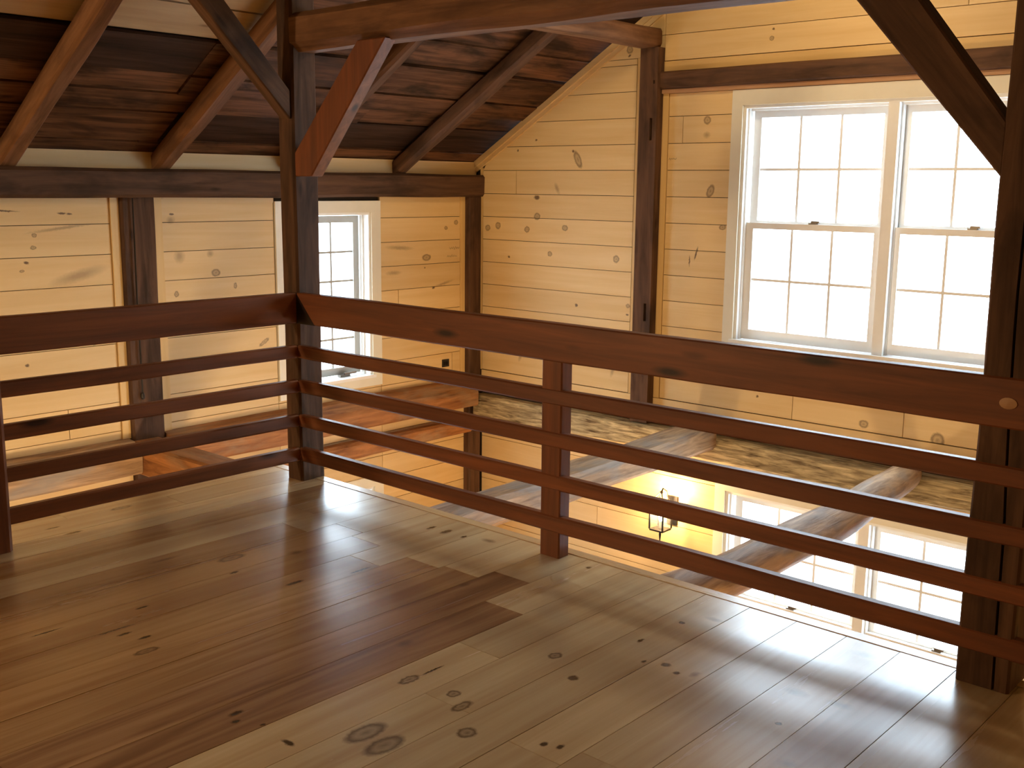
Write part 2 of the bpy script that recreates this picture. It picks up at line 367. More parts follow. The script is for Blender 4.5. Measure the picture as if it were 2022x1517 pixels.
# ------------------------------------------------------------------ walls
P0 = .995; PT = .195
def seams(z0, z1):
    k0 = math.ceil((z0 - P0) / PT + .05); out = [z0]
    z = P0 + k0 * PT
    while z < z1 - .02: out.append(z); z += PT
    out.append(z1); return list(zip(out[:-1], out[1:]))
G = .0022
def gable_boards(parent, x0, x1, z0, z1, mat='pine_g', joints=()):
    """Boards on the gable between x0 and x1; trimmed to the roof slope where they meet it."""
    for (a, b) in seams(z0, z1):
        xs = [x0] + sorted(j for (j, zz) in joints if a < zz < b) + [x1]
        for i in range(len(xs) - 1):
            u0, u1 = xs[i] + G, xs[i + 1] - G
            lo, hi = a + G, b - G
            lb, lt = max(u0, roof_x(lo)), max(u0, roof_x(hi)); rb, rt_ = min(u1, roof_x(lo, True)), min(u1, roof_x(hi, True))
            if rb - lb < .03: continue
            if lt > rt_: lt = rt_ = (lt + rt_) / 2
            if abs(lb - lt) < 1e-6 and abs(rb - rt_) < 1e-6:
                box('plank', (u0, u1), (YG, YG + .02), (lo, hi), board_mat(mat, u0, u1, lo, hi), parent, axis=0)
            else:
                c = ((lb + rb) / 2, (lo + hi) / 2)
                q = [(lb - c[0], lo - c[1]), (rb - c[0], lo - c[1]), (rt_ - c[0], hi - c[1]), (lt - c[0], hi - c[1])]
                V = [(x, -.01, z) for x, z in q] + [(x, .01, z) for x, z in q]
                F = [(0, 1, 2, 3), (7, 6, 5, 4), (0, 4, 5, 1), (1, 5, 6, 2), (2, 6, 7, 3), (3, 7, 4, 0)]
                mesh_obj('plank', V, F, board_mat(mat, lb, rb, lo, hi), parent, (c[0], YG + .01, c[1]))
def eave_boards(parent, y0, y1, z0, z1, mat='pine_e', joints=()):
    for (a, b) in seams(z0, z1):
        ys = [y0] + sorted(j for (j, zz) in joints if a < zz < b) + [y1]
        for i in range(len(ys) - 1):
            box('plank', (XE - .02, XE), (ys[i] + G, ys[i + 1] - G), (a + G, b - G), board_mat(mat, ys[i], ys[i + 1], a, b), parent, axis=1)

# gable wall backing: a polygon wall pierced by the window openings
WX0, WX1 = .80, 2.945                      # clear opening of the twin windows
WZ0, WZ1 = .565, 2.222; DZ = -2.80
def wall_pieces(name, rects, fn, mat):
    V, F = [], []
    for r in rects:
        b = len(V); V += fn(r)
        F += [tuple(b + i for i in f) for f in [(0, 1, 2, 3), (7, 6, 5, 4), (0, 4, 5, 1), (1, 5, 6, 2), (2, 6, 7, 3), (3, 7, 4, 0)]]
    o = mesh_obj(name, V, F, mat); o['kind'] = 'structure'; return o
def gq(r):
    q = [(r[0], r[2]), (r[1], r[3]), (r[4], r[6]), (r[5], r[7])] if len(r) == 8 else [(r[0], r[2]), (r[1], r[2]), (r[1], r[3]), (r[0], r[3])]
    return [(x, YG + .022, z) for x, z in q] + [(x, YG + .20, z) for x, z in q]
xl, xr = XE - .2, XR + .2
zt = roof_z(RIDGE)
wall_back = wall_pieces('wall_back', [
    (xl, WX0, ZL, 1.80), (WX1, xr, ZL, 1.80), (WX0, WX1, WZ1 + DZ, WZ0), (WX0, WX1, ZL, WZ0 + DZ),
    (roof_x(1.80), WX0, 1.80, 1.80, WX0, roof_x(WZ1), WZ1, WZ1), (WX1, roof_x(1.80, True), 1.80, 1.80, roof_x(WZ1, True), WX1, WZ1, WZ1),
    (roof_x(WZ1), roof_x(WZ1, True), WZ1, WZ1, RIDGE + .001, RIDGE - .001, zt, zt)], gq, 'dark')
gable_boards(wall_back, -1.72, -.125, .04, 2.60, joints=[(-1.335, 1.68), (-1.0, 2.46)])
gable_boards(wall_back, -.125, -.03, .04, 2.66, mat='batten') if False else None
box('batten', (-.118, -.035), (YG - .006, YG + .012), (.04, 2.60), 'batten', wall_back)
box('batten', (-1.745, -1.722), (YG - .006, YG + .012), (.04, 1.80), 'batten', wall_back)
box('batten', (.118, .172), (YG - .006, YG + .012), (.04, 2.33), 'batten', wall_back)
gable_boards(wall_back, .174, .715, .50, 2.33, joints=[(.30, 2.07)])
gable_boards(wall_back, .174, XR, .04, .50, joints=[(.62, .3), (2.1, .1), (1.3, .12)])
gable_boards(wall_back, 3.035, XR, .50, 2.33)
box('batten', (.118, 5.0), (YG - .004, YG + .014), (2.492, 2.562), 'batten', wall_back)
gable_boards(wall_back, .118, 4.9, 2.566, 4.22, joints=[(2.3, 2.9), (1.6, 3.1)])
gable_boards(wall_back, -1.0, .116, 2.60, 3.1)
box('baseboard', (-1.72, XR), (YG - .008, YG + .012), (-.06, .036), 'pine', wall_back)
gable_boards(wall_back, -1.72, .715, -1.80, -.34, joints=[(-.4, -1.1)])
gable_boards(wall_back, -1.72, .715, ZL, -1.80, 'pine')
gable_boards(wall_back, 3.035, XR, ZL, -.34, 'pine')
gable_boards(wall_back, .715, 3.035, -.47, -.34)
gable_boards(wall_back, .715, 3.035, ZL, -2.33, 'pine')
box('batten', (-1.72, XR), (YG - .012, YG + .01), (-.405, -.352), 'batten', wall_back)

# eave wall
EY0, EY1, EZ0, EZ1 = 1.265, 2.087, .13, 1.432; EDZ = -2.24
def eq(r):
    q = [(r[0], r[2]), (r[1], r[2]), (r[1], r[3]), (r[0], r[3])]
    return [(XE - .022, y, z) for y, z in q] + [(XE - .20, y, z) for y, z in q]
wall_left = wall_pieces('wall_left', [(YB, EY0, ZL, 1.95), (EY1, YG + .2, ZL, 1.95), (EY0, EY1, EZ1, 1.95), (EY0, EY1, EZ1 + EDZ, EZ0), (EY0, EY1, ZL, EZ0 + EDZ)], eq, 'dark')
eave_boards(wall_left, -3.6, -.105, -.04, 1.555, joints=[(-.46, .1), (-2.2, .9), (-1.9, 1.3)])
eave_boards(wall_left, YB, -3.6, -.04, 1.555, 'pine')
box('batten', (XE - .01, XE + .012), (-.103, -.045), (-.04, 1.555), 'batten', wall_left)
box('batten', (XE - .01, XE + .010), (.197, .262), (-.04, 1.555), 'batten', wall_left)
eave_boards(wall_left, .264, 1.165, -.04, 1.555)
eave_boards(wall_left, 1.165, 2.185, -.04, .10)
eave_boards(wall_left, 2.185, 3.10, -.04, 1.555, joints=[(2.38, .7), (3.0, .15)])
box('batten', (XE - .01, XE + .010), (3.10, 3.152), (-.04, 1.555), 'batten', wall_left)
box('batten', (XE - .01, XE + .006), (.264, 1.165), (1.515, 1.555), 'pine', wall_left)
for (a, b) in [(YB, -.8), (-.8, .22), (.22, 1.27), (1.27, 2.33), (2.33, 3.3)]:
    box('plank', (XE - .02, XE + .002), (a + .002, b - .002), (1.735, 1.845), 'pine', wall_left, axis=1)
eave_boards(wall_left, YB, 1.165, ZL, -.26, 'pine')
eave_boards(wall_left, 1.165, 2.185, -.72, -.26, 'pine'); eave_boards(wall_left, 1.165, 2.185, ZL, -2.16, 'pine')
eave_boards(wall_left, 2.185, 3.15, ZL, -.26, 'pine_e')
box('batten', (XE - .01, XE + .014), (YB, -.05), (-.275, -.235), 'batten', wall_left)

# hidden walls behind the camera
def side_wall(name, axis):
    if axis == 'x':
        o = box(name, (XR, XR + .2), (YB - .1, YG), (ZL, 1.95), 'dark'); o['kind'] = 'structure'
        for a, b in seams(0.0, 1.84): box('plank', (XR - .02, XR), (YB, YG), (a + G, b - G), 'pine', o, axis=1)
        for a, b in seams(ZL, -.3): box('plank', (XR - .02, XR), (YB, YG), (a + G, b - G), 'pine', o, axis=1)
    else:
        def fq(r):
            q = [(r[0], r[2]), (r[1], r[3]), (r[4], r[6]), (r[5], r[7])]
            return [(x, YB - .02, z) for x, z in q] + [(x, YB - .2, z) for x, z in q]
        o = wall_pieces(name, [(xl, xr, ZL, ZL, xr, xl, 1.8, 1.8), (roof_x(1.8), roof_x(1.8, True), 1.8, 1.8, RIDGE + .001, RIDGE - .001, zt, zt)], fq, 'dark')
        for a, b in seams(ZL, 4.2):
            l, r = (XE, XR) if b < 1.84 else (roof_x(b), roof_x(b, True))
            if r - l > .1: box('plank', (l, r), (YB - .02, YB), (a + G, b - G), 'pine', o, axis=0)
side_wall('wall_right', 'x'); side_wall('wall_front', 'y')

# ------------------------------------------------------------------ roof
def slope_pt(x, y, off):           # off: distance above the board underside, along the roof normal
    s = .6 if x < RIDGE else -.6; n = Vector((-s, 0, 1)).normalized()
    return Vector((x, y, roof_z(x))) + n * off
def slab(name, x0, x1, y0, y1, t0, t1, mat, parent=None):
    c = (slope_pt(x0, y0, (t0 + t1) / 2) + slope_pt(x1, y1, (t0 + t1) / 2)) / 2
    Wd = (slope_pt(x1, 0, 0) - slope_pt(x0, 0, 0)).length
    o = bpy.data.objects.new(name, box_mesh(y1 - y0, Wd, t1 - t0, mat))
    xd = Vector((0, 1, 0)); yd = (slope_pt(x0, 0, 0) - slope_pt(x1, 0, 0)).normalized(); zd = xd.cross(yd)
    o.rotation_euler = Matrix((xd, yd, zd)).transposed().to_euler(); o.location = c
    return link(o, parent)
ceiling = empty('ceiling', (0, 0, 0), kind='structure')
V, F = [], []
for (a, b) in ((XE - .3, RIDGE), (RIDGE, XR + .3)):
    q = [slope_pt(a + (0 if a < RIDGE - .1 else .001), 0, .06), slope_pt(b - (.001 if b <= RIDGE else 0), 0, .06)]
    bse = len(V)
    for y in (YB - .2, YG + .4):
        for p in q: V.append((p.x, y, p.z)); V.append((p.x, y, p.z + .08))
    F += [tuple(bse + i for i in f) for f in [(0, 2, 6, 4), (1, 5, 7, 3), (0, 1, 3, 2), (4, 6, 7, 5), (0, 4, 5, 1), (2, 3, 7, 6)]]
sheath = mesh_obj('roof_sheathing', V, F, 'dark', ceiling)
edges = [-1.98, -1.70, -1.42, -1.25, -1.08, -.80, -.57, -.30, -.02, .26, .50, .78, 1.05, 1.30, 1.56, 1.80, 2.05, 2.19]
for i in range(len(edges) - 1):
    x0, x1 = edges[i], edges[i + 1]
    ys = [YG + .05]; y = YG + .05 - random.uniform(1.2, 3.4)
    if i in (5, 6): ys += [.33]; y = -1.9
    while y > YB + 1: ys.append(y); y -= random.uniform(2.2, 3.6)
    ys.append(YB)
    for j in range(len(ys) - 1):
        lift = random.uniform(0, .034)
        mat = random.choice(['roof', 'roof', 'roof', 'roof_d'])
        ym = (ys[j] + ys[j + 1]) / 2
        if i in (5, 6) and ys[j] <= .34: mat = 'roof_p' if ym > -3.5 else 'roof'
        elif i == 4 and ym < .6: mat = 'roof_d'
        elif i >= 7: mat = 'roof_d'
        slab('roof_board', x0 + random.uniform(.002, .012), x1 - random.uniform(.002, .010), ys[j + 1] + .003, ys[j] - .003, lift, lift + .024, mat, ceiling)
x = RIDGE + .01
while x < XR:
    x1 = min(x + .26, XR + .05)
    for (a, b) in ((YB, -2.0), (-2.0, YG + .05)):
        l = random.uniform(0, .01); slab('roof_board', x + .004, x1 - .004, a + .003, b - .003, l, l + .024, 'roof_d', ceiling)
    x = x1
# rake trim on the gable
def rake(name, off0, off1, d0, d1, x0, x1):
    pts = []
    for x in (x0, x1):
        for o_ in (off0, off1): pts.append((x, roof_z(x) - o_))
    q = [pts[0], pts[2], pts[3], pts[1]]
    V = [(a, YG - d1, z) for a, z in q] + [(a, YG - d0, z) for a, z in q]
    o = mesh_obj(name, [(v[0] - q[0][0], v[1], v[2] - q[0][1]) for v in V], [(0, 1, 2, 3), (7, 6, 5, 4), (0, 4, 5, 1), (1, 5, 6, 2), (2, 6, 7, 3), (3, 7, 4, 0)], 'pine', None, (q[0][0], 0, q[0][1]))
    o['kind'] = 'structure'; return o
rake('trim_3', -.01, .045, 0, .030, -1.80, RIDGE); rake('trim_4', .045, .085, 0, .016, -1.80, RIDGE)

# ------------------------------------------------------------------ windows
class Win:
    def __init__(s, root, gable, dz=0): s.r, s.g, s.dz = root, gable, dz
    def box(s, name, u, v, d, mat, parent=None):
        v = (v[0] + s.dz, v[1] + s.dz)
        if s.g: return box(name, u, (YG + d[0], YG + d[1]), v, mat, parent or s.r)
        return box(name, (XE - d[1], XE - d[0]), u, v, mat, parent or s.r)
def grid(w, sash, u0, u1, v0, v1, nu, nv, d, mat, gl, mw=.018, fmat=None, stile=.0):
    du, dv = (u1 - u0) / nu, (v1 - v0) / nv
    for i in range(1, nu): w.box('muntin', (u0 + i * du - mw / 2, u0 + i * du + mw / 2), (v0, v1), (d - .008, d + .010), mat, sash)
    for j in range(1, nv):
        for i in range(nu):
            w.box('muntin', (u0 + i * du + (mw / 2 if i else 0), u0 + (i + 1) * du - (mw / 2 if i < nu - 1 else 0)), (v0 + j * dv - mw / 2, v0 + j * dv + mw / 2), (d - .008, d + .010), mat, sash)
    for i in range(nu):
        for j in range(nv):
            w.box('pane', (u0 + i * du + mw / 2, u0 + (i + 1) * du - mw / 2), (v0 + j * dv + mw / 2, v0 + (j + 1) * dv - mw / 2), (d - .001, d + .003), gl, sash)
def frame_mesh(w, name, u0, u1, v0, v1, g, d, mat, parent):
    """A sash frame around glass g=(gu0,gu1,gv0,gv1)."""
    V, F = [], []
    def add(a, b, c, e):
        bs = len(V)
        for dd in d:
            for (u, v) in ((a, c), (b, c), (b, e), (a, e)):
                V.append((u, YG + dd, v + w.dz) if w.g else (XE - dd, u, v + w.dz))
        F.extend([tuple(bs + i for i in f) for f in [(0, 1, 2, 3), (7, 6, 5, 4), (0, 4, 5, 1), (1, 5, 6, 2), (2, 6, 7, 3), (3, 7, 4, 0)]])
    add(u0, g[0], v0, v1); add(g[1], u1, v0, v1); add(g[0], g[1], v0, g[2]); add(g[0], g[1], g[3], v1)
    c = Vector(V[0]); 
    return mesh_obj(name, [Vector(v) - c for v in V], F, mat, parent, c)
def twin(name, dz, gl_low, gl_up):
    loc = (1.87, YG, WZ0 + dz)
    r = empty(name, loc, kind='structure'); w = Win(r, True, dz)
    # casing
    w.box('casing', (.715, .80), (.50, WZ1), (-.018, .02), 'cream'); w.box('casing', (2.945, 3.035), (.50, WZ1), (-.018, .02), 'cream')
    w.box('casing', (.715, 3.035), (WZ1, 2.327), (-.018, .02), 'cream')
    w.box('casing', (.715, 3.035), (.47, .535), (-.016, .02), 'cream')
    w.box('sill', (.78, 2.965), (.535, .566), (-.035, .16), 'white')
    w.box('jamb', (.80, .822), (.566, WZ1), (.0, .19), 'white'); w.box('jamb', (2.923, 2.945), (.566, WZ1), (.0, .19), 'white')
    w.box('jamb', (.822, 2.923), (WZ1 - .022, WZ1), (.0, .19), 'white')
    w.box('mullion', (1.845, 1.918), (.566, WZ1 - .022), (.005, .19), 'white')
    w.box('mullion_bead', (1.834, 1.846), (.566, WZ1 - .022), (.045, .085), 'white'); w.box('mullion_bead', (1.917, 1.930), (.566, WZ1 - .022), (.045, .085), 'white')
    w.box('stop', (.822, .834), (.566, WZ1 - .022), (.03, .06), 'white')
    w.box('stop', (.822, 1.845), (WZ1 - .038, WZ1 - .022), (.05, .09), 'white'); w.box('stop', (1.918, 2.923), (WZ1 - .038, WZ1 - .022), (.05, .09), 'white')
    for o in (0, 1.0735):
        lo = frame_mesh(w, 'sash', .834 + o - (.0 if o == 0 else .004), 1.846 + o - .010, .570, 1.408, (.891 + o, 1.787 + o, .642, 1.365), (.050, .090), 'white', r)
        grid(w, lo, .891 + o, 1.787 + o, .642, 1.365, 3, 2, .07, 'white', gl_low)
        up = frame_mesh(w, 'sash', .836 + o, 1.840 + o, 1.385, 2.196, (.895 + o, 1.787 + o, 1.424, 2.138), (.092, .130), 'white', r)
        grid(w, up, .895 + o, 1.787 + o, 1.424, 2.138, 3, 2, .11, 'white', gl_up)
        b = w.box('sash_lock', (1.31 + o, 1.37 + o), (1.408, 1.418), (.058, .082), 'brass', lo)
        lv = w.box('lock_lever', (1.325 + o, 1.385 + o), (1.418, 1.432), (.064, .074), 'brass', lo)
    return r
twin('window_1', 0, 'foggy', 'foggy'); twin('window_2', DZ, 'glass', 'glass')
def casement(name, dz):
    r = empty(name, (XE, 1.676, EZ0 + dz), kind='structure'); w = Win(r, False, dz)
    w.box('casing', (1.17, EY0), (.04, EZ1), (-.016, .02), 'cream'); w.box('casing', (EY1, 2.182), (.04, EZ1), (-.016, .02), 'cream')
    w.box('casing', (1.17, 2.182), (EZ1, 1.522), (-.016, .02), 'cream'); w.box('casing', (EY0, EY1), (.04, .108), (-.016, .02), 'cream')
    w.box('sill', (EY0 - .02, EY1 + .02), (.108, .132), (-.03, .17), 'white')
    w.box('jamb', (EY0, EY0 + .02), (EZ0, EZ1), (0, .19), 'white'); w.box('jamb', (EY1 - .02, EY1), (EZ0, EZ1), (0, .19), 'white'); w.box('jamb', (EY0 + .02, EY1 - .02), (EZ1 - .02, EZ1), (0, .19), 'white')
    w.box('stop', (EY1 - .034, EY1 - .02), (EZ0, EZ1 - .02), (.06, .09), 'white')
    g = (1.345, 1.992, .205, 1.352)
    sa = frame_mesh(w, 'sash', 1.29, 2.048, .145, 1.405, g, (.10, .145), 'greyframe', r)
    grid(w, sa, *g, 3, 5, .12, 'greyframe', 'glass', .016)
    cb = w.box('crank_base', (1.80, 1.90), (.134, .152), (.05, .09), 'brass'); w.box('crank_handle', (1.84, 1.96), (.152, .166), (.045, .06), 'brass', cb)
casement('window_3', 0); casement('window_4', EDZ)

# ------------------------------------------------------------------ timber frame
def B(name, xr, yr, zr, mat, label, cat='beam', seed=0, amp=.006, ch=.012, group=None):
    d = [xr[1] - xr[0], yr[1] - yr[0], zr[1] - zr[0]]; ax = d.index(max(d))
    c = [(xr[0] + xr[1]) / 2, (yr[0] + yr[1]) / 2, (zr[0] + zr[1]) / 2]
    p0, p1 = list(c), list(c); p0[ax] = (xr, yr, zr)[ax][0]; p1[ax] = (xr, yr, zr)[ax][1]
    if ax == 0: w, h, up = d[1], d[2], (0, 0, 1)
    elif ax == 1: w, h, up = d[0], d[2], (0, 0, 1)
    else: w, h, up = d[0], d[1], (0, 1, 0)
    o = hewn(name, p0, p1, w, h, mat, seed, amp, ch, up)
    tag(o, label, cat, group); return o
B('timber_post', (-.124, .012), (0, .165), (.0, 2.655), 'timber', 'tall hewn post at the corner where the two railings meet', 'post', 1, .005)
# right post with its long drying check
secs = []
for i in range(25):
    z = 2.66 * i / 24
    xc = 3.690 + .012 * math.sin(z * 2.1) + .045 * max(0, z - .55) ** 1.0 * (1 if z < 1.3 else 1.3 / max(z, 1.3))
    x0 = 3.640 if z < 1.69 else 3.652 - .014 * min(1, max(0, (z - 1.9) * 4)); a = .003 * math.sin(z * 5)
    gw = .0045 if z < 1.9 else .0045 * max(.1, (2.5 - z) / .6)
    secs.append([(x0 + .008, 0, z), (xc - gw, 0, z), (xc, .045, z), (xc + gw, 0, z), (3.807 + a, 0, z), (3.815 + a, .008, z), (3.815 + a, .192, z), (3.807 + a, .20, z), (x0 + .008, .20, z), (x0, .192, z), (x0, .008, z)])
secs = [[(p[2], -(p[0] - 3.73), p[1]) for p in s] for s in secs]     # local x runs up the post
V, F = loft(secs)
o = mesh_obj('timber_post', V, F, 'timber', None, (3.73, 0, 0), Matrix(((0, -1, 0), (0, 0, 1), (1, 0, 0))).to_euler())
tag(o, 'big dark post with a long vertical crack at the right edge of the photo', 'post')
B('timber_post', (-1.82, -1.76), (-.043, .195), (ZL, 1.552), 'timber', 'brown wall post against the pine boards left of the corner post', 'post', 3)
B('timber_post', (-1.82, -1.735), (3.152, 3.302), (ZL, 1.552), 'timber', 'slim brown post in the inside corner of the two pine walls', 'post', 4)
# gable post with mortise pockets in its face
def pocket_post():
    xs = [-.04, .045, .060, .082, .095, .12]; zs = [-.16, .637, .773, 1.992, 2.154, 2.40, 2.425, 2.66]
    hole = {(2, 1), (2, 3), (3, 5)}
    V, F = [], []; y0, y1, yd = 3.215, 3.318, 3.275
    def q(*p): b = len(V); V.extend(p); F.append(tuple(range(b, b + len(p))))
    for i in range(5):
        for j in range(7):
            a, b, c, d = xs[i], xs[i + 1], zs[j], zs[j + 1]; y = yd if (i, j) in hole else y0
            q((a, y, c), (b, y, c), (b, y, d), (a, y, d))
            if (i, j) in hole:
                q((a, y0, c), (a, yd, c), (a, yd, d), (a, y0, d)); q((b, y0, c), (b, y0, d), (b, yd, d), (b, yd, c))
                q((a, y0, c), (b, y0, c), (b, yd, c), (a, yd, c)); q((a, y0, d), (a, yd, d), (b, yd, d), (b, y0, d))
    X0, X1, Z0, Z1 = xs[0], xs[-1], zs[0], zs[-1]
    q((X0, y1, Z0), (X0, y1, Z1), (X1, y1, Z1), (X1, y1, Z0)); q((X0, y0, Z0), (X0, y0, Z1), (X0, y1, Z1), (X0, y1, Z0)); q((X1, y0, Z0), (X1, y1, Z0), (X1, y1, Z1), (X1, y0, Z1))
    q((X0, y0, Z0), (X0, y1, Z0), (X1, y1, Z0), (X1, y0, Z0)); q((X0, y0, Z1), (X1, y0, Z1), (X1, y1, Z1), (X0, y1, Z1))
    R = Matrix(((0, -1, 0), (0, 0, -1), (1, 0, 0))); c = Vector((.04, 3.26, 1.25)); Ri = AX[2].inverted()
    m = bpy.data.meshes.new('post'); m.from_pydata([tuple(Ri @ (Vector(v) - c)) for v in V], [], F); m.materials.append(MAT['timber'])
    bm = bmesh.new(); bm.from_mesh(m); bmesh.ops.remove_doubles(bm, verts=bm.verts, dist=1e-5); bmesh.ops.recalc_face_normals(bm, faces=bm.faces); bm.to_mesh(m); bm.free()
    o = bpy.data.objects.new('timber_post', m); o.location = c; o.rotation_euler = AX[2].to_euler(); link(o); return o
tag(pocket_post(), 'dark post with slotted mortise holes left of the large gable window', 'post')

B('wall_plate', (-1.95, -1.70), (YB, 3.30), (1.552, 1.738), 'timber', 'long dark wall plate beam under the rafter feet', 'beam', 6, .010, .02)
B('cross_beam', (.122, 5.05), (3.245, 3.34), (2.362, 2.490), 'timber', 'dark horizontal beam above the large gable window', 'beam', 7)
t = box('trim_5', (.122, 5.1), (3.272, 3.31), (2.330, 2.360), 'peg'); t['kind'] = 'structure'
hewn('tie_beam', (.0, .09, 2.435), (5.2, .09, 2.435), .185, .200, 'tie', 8, .014, poly=[(-.0925, -.055), (-.045, -.100), (.06, -.100), (.0925, -.07), (.0925, .07), (.06, .10), (-.06, .10), (-.0925, .07)])
tag(bpy.data.objects['tie_beam'], 'heavy hewn tie beam overhead running right from the corner post', 'beam')
o = log('purlin', (.035, 3.26, 2.728), (.035, YB, 2.728), .095, 'tie', 9, .72, 1.0, .016)
tag(o, 'rounded purlin overhead ending on the slotted gable post', 'beam')
B('purlin', (3.64, 3.82), (YB, 3.28), (2.662, 2.83), 'timber', 'purlin above the cracked right post, out of frame', 'beam', 10)
# braces
def brace(name, pts, t0, t1, axis, mat, label):
    """pts: outline in (u, z); extruded along the other horizontal axis."""
    c = Vector((sum(p[0] for p in pts) / len(pts), sum(p[1] for p in pts) / len(pts)))
    e = (Vector(pts[1]) - Vector(pts[0])).normalized(); n = Vector((-e.y, e.x))
    loc = [((Vector(p) - c).dot(e), (Vector(p) - c).dot(n)) for p in pts]; T = (t1 - t0) / 2
    V = [(a, -T, b) for a, b in loc] + [(a, T, b) for a, b in loc]; k = len(pts)
    F = [tuple(range(k)), tuple(range(2 * k - 1, k - 1, -1))] + [(i, (i + 1) % k, k + (i + 1) % k, k + i) for i in range(k)]
    if axis == 'x':
        X = Vector((e.x, 0, e.y)); Z = Vector((n.x, 0, n.y)); L = (c.x, (t0 + t1) / 2, c.y)
    else:
        X = Vector((0, e.x, e.y)); Z = Vector((0, n.x, n.y)); L = ((t0 + t1) / 2, c.x, c.y)
    Y = Z.cross(X)
    o = mesh_obj(name, V, F, mat, None, L, Matrix((X, Y, Z)).transposed().to_euler())
    bm = bmesh.new(); bm.from_mesh(o.data); bmesh.ops.bevel(bm, geom=bm.edges[:], offset=.006, segments=1, affect='EDGES'); bm.to_mesh(o.data); bm.free()
    tag(o, label, 'brace'); return o
brace('brace', [(.012, 1.690), (.012, 1.815), (.535, 2.352), (.745, 2.352), (.150, 1.690)][::1], .004, .085, 'x', 'stain', 'reddish diagonal brace rising right from the corner post to the tie beam')
brace('brace', [(-.004, 1.985), (-.68, 2.665), (-.50, 2.665), (-.004, 2.135)], -.085, .0, 'y', 'timber', 'dark diagonal brace rising left from the corner post')
brace('brace', [(3.650, 1.690), (3.07, 2.345), (3.28, 2.345), (3.652, 1.866)], .004, .115, 'x', 'timber', 'dark diagonal brace crossing the top of the right hand window')
# rafters
def rafter(y0, y1, seed, label, group=None, mat='timber', h=.122):
    a, b = slope_pt(-1.86, 0, -h / 2), slope_pt(RIDGE - .02, 0, -h / 2)
    ym = (y0 + y1) / 2
    o = hewn('rafter', (a.x, ym, a.z), (b.x, ym, b.z), y1 - y0, h, mat, seed, .010, .02)
    tag(o, label, 'rafter', group or 'rafters under the old roof boards')
rafter(-.815, -.695, 21, 'leftmost roof rafter, at the far left edge of the photo', mat='tie', h=.122)
rafter(.205, .325, 22, 'roof rafter between the leftmost rafter and the corner post', mat='tie', h=.122)
rafter(1.26, 1.365, 23, 'roof rafter partly hidden behind the reddish brace')
rafter(2.32, 2.43, 24, 'roof rafter nearest the gable wall, standing clear of the braces')
for i, (y, w) in enumerate(((-1.85, 'just outside the left edge of the photo'), (-2.9, 'two steps outside the left edge of the photo'), (-3.95, 'farthest outside the left edge of the photo'))):
    rafter(y, y + .12, 25 + i, 'roof rafter ' + w)
# floor-level timbers over the opening
B('floor_beam', (-1.76, -.46), (-.06, .15), (-.275, -.055), 'rust', 'orange brown floor beam running from the wall post to the loft floor', 'beam', 11, .01, .015)
def girt(name, y0, y1, label, mat, seed):
    P = [(-.09, -.115), (.075, -.115), (.09, -.10), (.092, .01), (.075, .045), (.0, .10), (-.09, .115)]
    P = [(-a, b) for a, b in P][::-1]
    o = hewn(name, (-1.71, y0, -.145), (-1.71, y1, -.145), 0, 0, mat, seed, .012, poly=P, seg=.1); tag(o, label, 'beam')
girt('wall_girt', .20, 3.15, 'orange brown girt log along the wall under the small window', 'rust', 12)
girt('wall_girt', -3.6, -.065, 'weathered girt along the wall behind the left railing', 'log', 13)
B('ledger_log', (-1.80, -1.69), (.9, 3.15), (-.51, -.385), 'rust', 'lower knotty ledger log beneath the girt under the small window', 'beam', 14, .014, .02)
hewn('gable_girt', (-1.70, 3.235, -.265), (XR - .03, 3.235, -.245), .14, .19, 'adze', 15, .016, .02)
tag(bpy.data.objects['gable_girt'], 'pale adze-marked girt along the gable wall at floor level', 'beam')
hewn('floor_joist', (.81, .16, -.155), (.675, 3.14, -.155), .24, .17, 'log', 16, .022, .03)
tag(bpy.data.objects['floor_joist'], 'grey flat-hewn joist crossing the opening near the wall lantern', 'joist')
o = log('log_joist', (2.30, .16, -.15), (2.21, 3.14, -.15), .112, 'log', 17, 0, .85, .03, bow=-.08)
tag(o, 'round log joist crossing in front of the downstairs window', 'joist')

# ------------------------------------------------------------------ railings
RZ = [(.119, .196), (.315, .384), (.509, .580), (.703, .774)]
def railbar(name, p0, p1, z0, z1, parent, seed, axis, mat='stain'):
    if axis == 'x': a, b = (p0, .0175, (z0 + z1) / 2), (p1, .0175, (z0 + z1) / 2)
    else: a, b = (-.0175, p0, (z0 + z1) / 2), (-.0175, p1, (z0 + z1) / 2)
    return hewn(name, a, b, .045, z1 - z0, mat, seed, .004, .007, parent=parent, seg=.12)
R1 = empty('railing', (1.85, .02, 0), 'red brown plank railing running right from the corner post', 'railing')
# top rail with a raking mitre against the corner block
L0, L1 = .0, 6.17
P = [(.006, 1.064), (.165, .897), (L1, .897), (L1, 1.064)]
n = 40; secs = []
for i in range(n + 1):
    t = i / n; xt = .006 + t * (L1 - .006); xb_ = .165 + t * (L1 - .165); w = .003 * noise.noise(Vector((t * 9, 1, 0))); v = .004 * noise.noise(Vector((t * 9, 5, 0)))
    c = .006
    secs.append([(xb_, -.006 + c, .897 + v), (xb_, .045, .897 + v), (xt, .045, 1.064 + w), (xt, -.006 + c, 1.064 + w), (xt + (xb_ - xt) * .04, -.006, 1.064 - c + w), (xb_ + (xt - xb_) * .04, -.006, .897 + c + v)])
V, F = loft(secs); mesh_obj('top_rail', [(a - 2, b, z - .98) for a, b, z in V], F, 'stain', R1, (2, 0, .98))
for i, (a, b) in enumerate(RZ): railbar('rail', .004, 6.17, a, b, R1, 31 + i, 'x')
hewn('post', (1.824, .0385, 0), (1.824, .0385, .90), .114, .075, 'stain', 36, .003, .006, up=(0, 1, 0), parent=R1)
